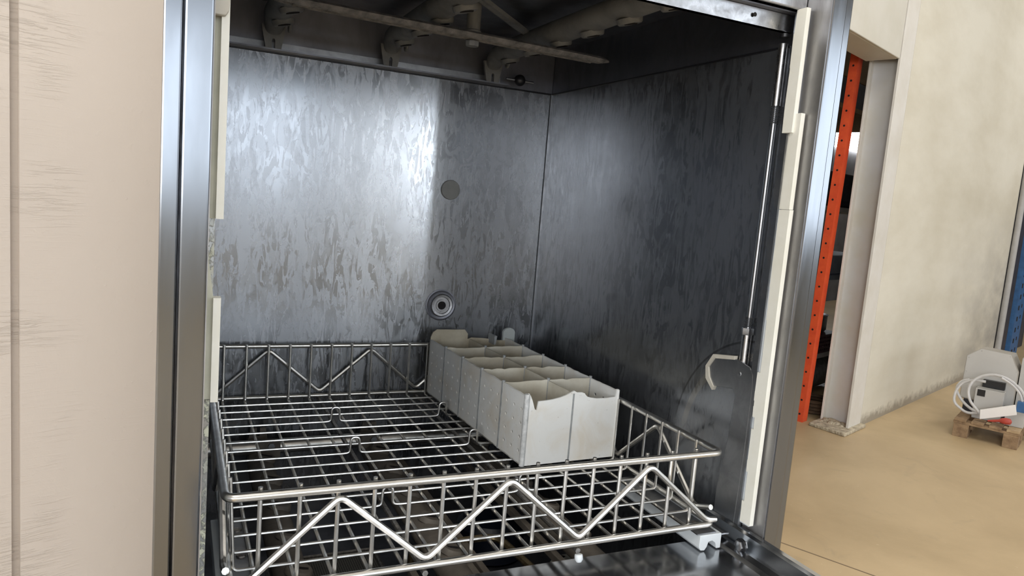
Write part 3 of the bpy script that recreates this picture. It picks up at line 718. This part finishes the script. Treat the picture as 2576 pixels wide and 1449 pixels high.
# ================================================================== THE CUTLERY HOLDER
def cutlery_holder():
    ang = math.radians(2.5); org = Vector((.433, .2295, .0052))
    CH = thing('cutlery_holder', 'pale grey plastic cutlery holder with ten compartments and a broken jagged front', 'cutlery holder', tuple(org))
    c_, s_ = math.cos(ang), math.sin(ang)
    T = lambda x, y, z: (org.x+x*c_-y*s_, org.y+x*s_+y*c_, org.z+z)
    W_, L_, HH = .1665, .408, .1075; t = .0022; cell = L_/5
    def ob(name, mb, mat, **kw): mb.T = T; return obj(name, mb, mat, kw.pop('parent', CH), **kw)
    def sidewall(x0, nm):
        ys = [0]; holes = set(); zs = [0]
        cz = [.020, .0415, .063, .0845]; r = .0029; hw = .0048
        for z in cz: zs += [z-hw, z+hw]
        zs.append(HH)
        cy = []
        for p_ in range(5):
            for fr_ in (.17, .47, .77): cy.append(p_*cell+fr_*cell)
        for y in cy: ys += [y-hw, y+hw]
        ys.append(L_)
        mb = MB()
        for i in range(len(ys)-1):
            for j in range(len(zs)-1):
                y0, y1, z0, z1 = ys[i], ys[i+1], zs[j], zs[j+1]
                if i % 2 == 1 and j % 2 == 1:
                    cy_, cz_ = (y0+y1)/2, (z0+z1)/2
                    n = 16; vs = []
                    for xx in (x0, x0+t):
                        for k in range(n):
                            a = 2*math.pi*k/n+math.pi/4
                            vs.append((xx, cy_+r*math.cos(a), cz_+r*math.sin(a)))
                        for k in range(n):
                            a = 2*math.pi*k/n+math.pi/4
                            mx = max(abs(math.cos(a)), abs(math.sin(a)))
                            vs.append((xx, cy_+hw*math.cos(a)/mx, cz_+hw*math.sin(a)/mx))
                    fs = []
                    for k in range(n):
                        k2 = (k+1) % n
                        fs.append((k, k2, n+k2, n+k)); fs.append((2*n+k, 3*n+k, 3*n+k2, 2*n+k2)); fs.append((k, 2*n+k, 2*n+k2, k2))
                    mb.add(vs, fs)
                else:
                    mb.add([(x0, y0, z0), (x0, y1, z0), (x0, y1, z1), (x0, y0, z1)], [(0, 1, 2, 3)])
                    mb.add([(x0+t, y0, z0), (x0+t, y1, z0), (x0+t, y1, z1), (x0+t, y0, z1)], [(3, 2, 1, 0)])
        # uneven top edge strip
        y = 0; top = [(0, HH)]
        while y < L_:
            y = min(L_, y+random.uniform(.006, .02)); top.append((y, HH+random.uniform(-.0002, .0012)))
        poly = [(L_, HH-.0004), (0, HH-.0004)]+top
        mb.prism(poly, 0, x0, x0+t)
        return ob('side_wall', mb, 'cutlery', label=nm, flat=True)
    sl = sidewall(0, 'perforated left wall'); sr = sidewall(W_-t, 'perforated right wall')
    # worn ribs on the outside of the left wall where the dividers meet it
    for k in range(1, 5):
        ob('rib', box(-.0008, .0004, k*cell-.0022, k*cell+.0022, 0, HH), 'cutlery_worn', parent=sl)
        ob('rib', box(W_-.0004, W_+.0008, k*cell-.0022, k*cell+.0022, 0, HH), 'cutlery_worn', parent=sr)
    # broken front wall
    top = [(0.0, .1085), (.0035, .1120), (.0062, .1085), (.0100, .1010), (.0150, .0870), (.0185, .0855), (.0205, .0990), (.0330, .0996), (.0450, .1006), (.0580, .1030), (.0680, .1060), (.0770, .1100),
           (.0820, .1122), (.0870, .1095), (.0960, .1092), (.1010, .1075), (.1060, .1020), (.1120, .1000), (.1240, .0978), (.1420, .0974), (.1600, .0985), (.1610, .1105), (.1650, .1105), (W_, .1080)]
    ob('front_wall', MB().prism([(W_, 0), (0, 0)]+top, 1, -.0004, t), 'cutlery', label='broken jagged front wall')
    ob('front_rib', box(W_/2-.0032, W_/2-.0004, -.0010, 0.0005, 0, .108), 'cutlery_worn')
    ob('corner_post', MB().tube([(.0012, .0012, 0), (.0012, .0012, .111)], .0042, 10), 'corner_worn')
    ob('corner_post', MB().tube([(W_-.0015, .0012, 0), (W_-.0015, .0012, .109)], .0026, 10), 'cutlery')
    # dividers with a slightly chewed top
    def wavy(a, b, z0, amp, step):
        out = [(a, z0)]; y = a
        while y < b: y = min(b, y+random.uniform(step*.5, step*1.4)); out.append((y, z0+random.uniform(-amp, amp*.3)))
        return out
    ob('long_divider', MB().prism([(L_, 0), (0, 0)]+wavy(0, L_, HH, .0008, .02), 0, W_/2-t/2, W_/2+t/2), 'cutlery_inner')
    for k in range(1, 5):
        y = k*cell
        tp = wavy(0, W_, HH+.001, .0022, .012)
        ob('cross_divider', MB().prism([(W_, 0), (0, 0)]+tp, 1, y-t/2, y+t/2), 'cutlery_inner')
        for x in (.0015, W_/2, W_-.0015):
            ob('divider_bead', MB().tube([(x, y, 0), (x, y, HH+.0035)], .0026, 8), 'cutlery_worn')
    # back wall: a tall rounded left half, a low broken right half and a clouded peg
    ob('back_wall', MB().prism([(0, 0), (.079, 0), (.079, .118), (.072, .1265), (.012, .1275), (.004, .122), (0, .112)], 1, L_-.004, L_-.0015), 'cutlery_stained', label='tall brown-stained half of the back wall')
    ob('back_wall', MB().prism([(.079, 0), (W_, 0), (W_, .1025), (.14, .104), (.128, .1065), (.112, .1085), (.088, .110), (.079, .107)], 1, L_-.004, L_-.0015), 'cutlery_stained', label='low broken half of the back wall')
    ob('back_fin', MB().prism([(.336, .0), (L_, 0), (L_, .113), (.38, .110), (.336, .107)], 0, .1235, .1257) if 0 else MB().prism([(.1265, .10), (.1300, .10), (.1325, .1175), (.1290, .1190), (.1265, .117)], 1, L_-.03, L_), 'cutlery_worn')
    pg = MB().prism([(-.0135, 0), (.0135, 0), (.0135, .118)]+[(.0135*math.cos(a), .118+.0105*math.sin(a)) for a in [k*math.pi/10 for k in range(1, 10)]]+[(-.0135, .118)], 1, L_-.002, L_+.004)
    pg.v = [Vector((v.x+W_+.006+.001, v.y, v.z)) for v in pg.v]
    ob('clouded_peg', pg, 'peg')
    # slotted base
    bs = MB()
    for k in range(9): bs.box(k*(W_-.004)/8, k*(W_-.004)/8+.004, 0, L_, .0, .002)
    for k in range(16): bs.box(0, W_, k*(L_-.004)/15, k*(L_-.004)/15+.004, .0, .0022)
    ob('base', bs, 'cutlery_inner')
    return CH
cutlery_holder()

# ================================================================== BACKGROUND THINGS
# red rack upright behind the opening: a leaning perforated channel
def leaning(s0, s1, n, h0, h1, w_, d_):
    """channel from (s0,h0) to (s1,h1)"""
    mb = MB(rmT)
    mb.add([(s0, n, h0), (s0+w_, n, h0), (s1+w_, n, h1), (s1, n, h1), (s0, n-.003, h0), (s0+w_, n-.003, h0), (s1+w_, n-.003, h1), (s1, n-.003, h1)],
           [(0, 1, 2, 3), (7, 6, 5, 4), (0, 4, 5, 1), (3, 2, 6, 7), (0, 3, 7, 4), (1, 5, 6, 2)])
    return mb
RK = thing('rack_upright', 'orange-red perforated steel rack upright standing in the opening', 'rack', tuple(rm(-.38, -.22, 0)))
def ruler(h): return -.335+.115*h/2.3
def lean_prism(poly, h0=0.0, h1=2.6):
    mb = MB(rmT); n = len(poly)
    vs = [(a+ruler(h), b, h) for h in (h0, h1) for a, b in poly]
    return mb.add(vs, [list(range(n)), list(range(2*n-1, n-1, -1))]+[(i, i+n, (i+1) % n+n, (i+1) % n) for i in range(n)])
obj('front_face', lean_prism([(0, -.30), (0, -.25), (.0025, -.25), (.0025, -.30)]), 'red', RK)
obj('side_face', lean_prism([(.0025, -.2525), (.0025, -.25), (.07, -.25), (.07, -.2525)]), 'red', RK)
obj('side_face', lean_prism([(.0025, -.30), (.0025, -.2975), (.07, -.2975), (.07, -.30)]), 'red', RK)
for k in range(26):
    h = .05+k*.09
    obj('slot', MB(rmT).lathe([(.0065, 0), (.0065, .001)], (ruler(h)-.0001, -.275, h), (-1, 0, 0), 10), 'hole', RK)

# goods in the store, seen in the slit between upright and column
def goods(name, label, cat, s0, s1, n0, n1, h0, h1, mat, bevel=.01, group=None):
    mb = MB(rmT); mb.box(s0, s1, n0, n1, h0, h1)
    return obj(name, mb, mat, bevel=bevel, loc=tuple(rm((s0+s1)/2, (n0+n1)/2, h0)), label=label, cat=cat, group=group)
shelf = thing('store_shelving', 'dark grey steel shelving with pale boards in the store behind the opening', 'shelving', tuple(rm(.6, -.75, 0)))
for h in (.30, .86, 1.34, 2.02):
    mb = MB(rmT); mb.box(.0, 1.5, -1.05, -.46, h, h+.03); obj('shelf_board', mb, 'slate' if h in (.86,) else 'cardboard' if h == 2.02 else 'pipe', shelf)
for s in (.0, 1.46):
    for n in (-1.05, -.5):
        mb = MB(rmT); mb.box(s, s+.04, n, n+.04, 0, 2.5); obj('shelf_leg', mb, 'darkmix', shelf)
goods('storage_case', 'dark blue-grey case on the top shelf behind the red rack upright', 'case', .10, 1.3, -1.0, -.50, 2.05, 2.24, 'darkmix')
goods('board_box', 'pale cream board box above the dark cases at the head of the opening', 'box', .10, 1.3, -1.0, -.50, 2.2405, 2.42, 'cardboard')
goods('slate_box', 'slate blue box at mid height between the red upright and the white column', 'box', .08, 1.35, -1.0, -.50, .891, 1.03, 'slate')
goods('cloth_bundle', 'black folded cloth bundle on the shelf below the small bright window', 'cloth', .10, 1.3, -1.0, -.52, 1.372, 1.62, 'darkcloth', .05)
pot = obj('steel_pot', MB(rmT).lathe([(.15, 0), (.165, .02), (.165, .12), (.172, .125), (.15, .13), (.0, .131)], (.52, -.68, .46), seg=28), 'rod', loc=tuple(rm(.52, -.68, .46)), label='shiny steel pot standing on the maroon crate behind the opening', cat='pot')
cr = MB(rmT)
for (a, b, c, d) in ((.33, .335, -.85, -.47), (.70, .705, -.85, -.47)): cr.box(a, b, c, d, .331, .459)
for k in range(5): cr.box(.335, .70, -.475, -.47, .331+k*.029, .345+k*.029)
for k in range(12): cr.box(.335+k*.032, .345+k*.032, -.475, -.471, .331, .459)
cr.box(.335, .70, -.85, -.845, .331, .459); cr.box(.335, .70, -.845, -.475, .455, .4595)
obj('plastic_crate', cr, 'maroon', loc=tuple(rm(.5, -.66, .33)), label='maroon plastic lattice crate under the steel pot', cat='crate')
mb = MB(rmT); mb.tube([(.10, -.62, .135), (.9, -.62, .14)], [.13, .12], 12, sq=(1, .95)); mb.tube([(.10, -.9, .135), (.9, -.88, .13)], .12, 12)
obj('wrapped_bundle', mb, 'wrap', loc=tuple(rm(.5, -.75, 0)), label='grey plastic-wrapped bundle on the floor under the shelving', cat='bundle')
mb = MB(rmT)
for k in range(4): mb.tube([(.02+.11*math.cos(a), -.33+.11*math.sin(a), .016+k*.022) for a in [i*math.pi/10 for i in range(20)]], .012, 6, True)
obj('hose_coil', mb, 'rust', loc=tuple(rm(.02, -.33, 0)), label='rusty brown coil on the floor behind the column foot', cat='coil')

# conduit at the end of the wall
mb = MB(rmT); mb.tube([(3.45, .03, 0), (3.45, .03, 2.2), (3.46, .03, 4.4)], .028, 10)
obj('conduit_pipe', mb, 'pipe', loc=tuple(rm(3.45, .03, 0)), label='thin grey conduit running up the far end of the cream wall', cat='pipe')
# blue rack upright, far right
BR = thing('rack_upright', 'dark blue perforated steel rack upright at the far right edge', 'rack', tuple(rm(3.75, .08, 0)))
mb = MB(rmT); mb.box(3.62, 3.98, .06, .10, 0, 3.2); obj('front_face', mb, 'bluerack', BR)
for k in range(22):
    h = .12+k*.11
    mb = MB(rmT); mb.box(3.70, 3.75, .1, .102, h, h+.045); obj('slot', mb, 'hole', BR)
    mb = MB(rmT); mb.box(3.84, 3.87, .1, .102, h+.02, h+.055); obj('slot', mb, 'hole', BR)
goods('leaning_board', 'brown board leaning between the conduit and the blue rack', 'board', 3.48, 3.64, -.1, -.06, 0, 1.5, 'rust')
goods('storage_cabinet', 'dark cabinet behind the blue rack upright', 'cabinet', 4.05, 5.5, -.6, -.1, 0, 2.4, 'darkmix')

# pallet with the dismantled grey machine
A0 = Vector((4.397, 2.123, FZ)); E1 = Vector((.425, -.905, 0)); E2 = Vector((.905, .425, 0))
pT = lambda a, d, z: tuple(A0+E1*a+E2*d+Vector((0, 0, z)))
PL = thing('wooden_pallet', 'small weathered wooden pallet on the beige floor carrying grey equipment', 'pallet', tuple(A0+E1*.17+E2*.25))
def pb(a0, a1, d0, d1, z0, z1): mb = MB(pT); mb.box(a0, a1, d0, d1, z0, z1); return mb
for a0, a1 in ((0, .082), (.262, .340)):
    for d0 in (0, .215, .43): obj('block', pb(a0, a1, d0, d0+.085, 0, .084), 'wood', PL, bevel=.002)
for a0, a1 in ((0, .082), (.258, .342)): obj('bottom_board', pb(a0, a1, .0855, .2145, .0, .012), 'wood', PL)
for d0 in (0, .215, .43): obj('stringer_board', pb(-.004, .344, d0, d0+.085, .0845, .0985), 'wood', PL, bevel=.001)
for a0 in (0, .092, .185, .275): obj('deck_board', pb(a0, a0+.065, -.004, .52, .099, .113), 'wood_end' if a0 == .275 else 'wood', PL, bevel=.001)
# octagonal cabinet
poly = [(-.025, .2), (-.02, .483), (.054, .541), (.218, .532), (.269, .429), (.269, .2)]
mb = MB(pT)
n = len(poly); mb.add([(a, .25, z) for a, z in poly]+[(a+.004, .47, z-.012) for a, z in poly], [list(range(n)), list(range(2*n-1, n-1, -1))]+[(i, i+n, (i+1) % n+n, (i+1) % n) for i in range(n)])
CB = thing('equipment_cabinet', 'light grey metal cabinet with clipped corners standing on the pallet', 'cabinet', tuple(A0+E1*.12+E2*.36+Vector((0, 0, .113))))
obj('body', mb, 'greybody', CB)
fpn = MB(pT); fpn.prism([(a*.985+.001, z) for a, z in [(-.022, .206), (-.017, .48), (.055, .537), (.217, .529), (.266, .428), (.266, .206)]], 1, .246, .2502)
fpn2 = MB(pT); fpn2.add([(p.x, p.y, p.z) for p in fpn.v], fpn.f)
ff = obj('front_panel', fpn, 'greybox', CB)
for a, z in ((-.005, .47), (.058, .525), (.212, .518), (.255, .43), (-.008, .38)):
    obj('screw', MB(pT).lathe([(.0035, 0), (.003, .0015)], (a, .246, z), (0, -1, 0), 8), 'pipe', ff)
obj('foot_frame', pb(.0, .25, .26, .45, .114, .199), 'darkmix', CB)
cb_ = thing('control_box', 'grey control box with a small black window in front of the clipped-corner cabinet', 'box', pT(.15, .16, .113))
obj('body', pb(.072, .225, .12, .20, .114, .305), 'greybox', cb_, bevel=.003)
obj('display', pb(.084, .126, .118, .1205, .259, .30), 'black', cb_)
goods2 = lambda name, label, cat, mb, mat, at: obj(name, mb, mat, loc=pT(*at), label=label, cat=cat, bevel=.002)
wp = MB(pT); wp.add([(.122, .03, .186), (.294, .03, .268), (.31, .03, .211), (.128, .03, .131), (.122, .042, .186), (.294, .042, .268), (.31, .042, .211), (.128, .042, .131)], [(0, 1, 2, 3), (7, 6, 5, 4), (0, 4, 5, 1), (3, 2, 6, 7), (0, 3, 7, 4), (1, 5, 6, 2)])
wp = MB(pT).prism([(.122, .190), (.295, .265), (.309, .205), (.128, .131)], 1, .03, .042)
goods2('sheet_panel', 'white slanted sheet metal panel lying at the front of the pallet', 'panel', wp, 'whitepanel', (.2, .036, .13))
rc = MB(pT).tube([(.17, .02, .135), (.20, .02, .142), (.228, .02, .150), (.24, .02, .153), (.262, .02, .156), (.284, .02, .158), (.292, .02, .159)], [.005, .008, .009, .016, .021, .018, .006], 10)
goods2('red_valve', 'red rounded valve handle lying under the white panel on the pallet', 'valve', rc, 'redcap', (.24, .02, .115))
goods2('blue_connector', 'blue plastic connector block at the right of the white panel', 'connector', pb(.300, .345, .05, .10, .220, .283), 'bluerack', (.32, .075, .22))
goods2('support_block', 'grey casing block under the blue connector on the pallet', 'casing', pb(.245, .345, .11, .2, .114, .219), 'greybox', (.3, .15, .114))
goods2('vented_case', 'light grey ribbed case leaning at the right of the clipped-corner cabinet', 'case', pb(.2745, .40, .25, .45, .114, .52), 'greybox', (.33, .35, .114))
def hose(pts, label, r=.0085):
    mb = MB(pT); mb.tube(fillet(pts, .06, 6), r, 8)
    obj('hose', mb, 'hose', loc=pT(.1, .1, .125), label=label, cat='hose', group='pale hoses coiled on the pallet')
H1 = [(.11, .07, .160), (.05, .08, .140), (-.034, .09, .19), (-.028, .10, .27), (.0, .11, .325), (.06, .11, .355), (.12, .115, .355)]
H2 = [(.115, .06, .168), (.055, .07, .225), (.037, .08, .29), (.05, .09, .345), (.10, .10, .395), (.17, .10, .415), (.24, .10, .400), (.31, .10, .345), (.335, .085, .296)]
H3 = [(.112, .105, .150), (.055, .108, .172), (.0, .118, .215), (-.036, .125, .275), (-.01, .135, .33), (.03, .14, .345)]
H4 = [(.20, .08, .402), (.262, .085, .372), (.31, .085, .32), (.325, .085, .26)]
hose(H1, 'outermost pale grey hose loop at the left of the pallet')
hose(H2, 'large pale grey hose loop arching over the control box')
hose(H3, 'inner pale grey hose loop at the left of the pallet')
hose(H4, 'short pale grey hose curving down at the right of the control box', .007)
mb = pb(.10, .21, .20, .24, .31, .36)
goods2('cable_bundle', 'black cable bundle behind the large hose loop', 'cable', pb(.095, .215, .202, .240, .306, .352), 'black', (.15, .22, .306))
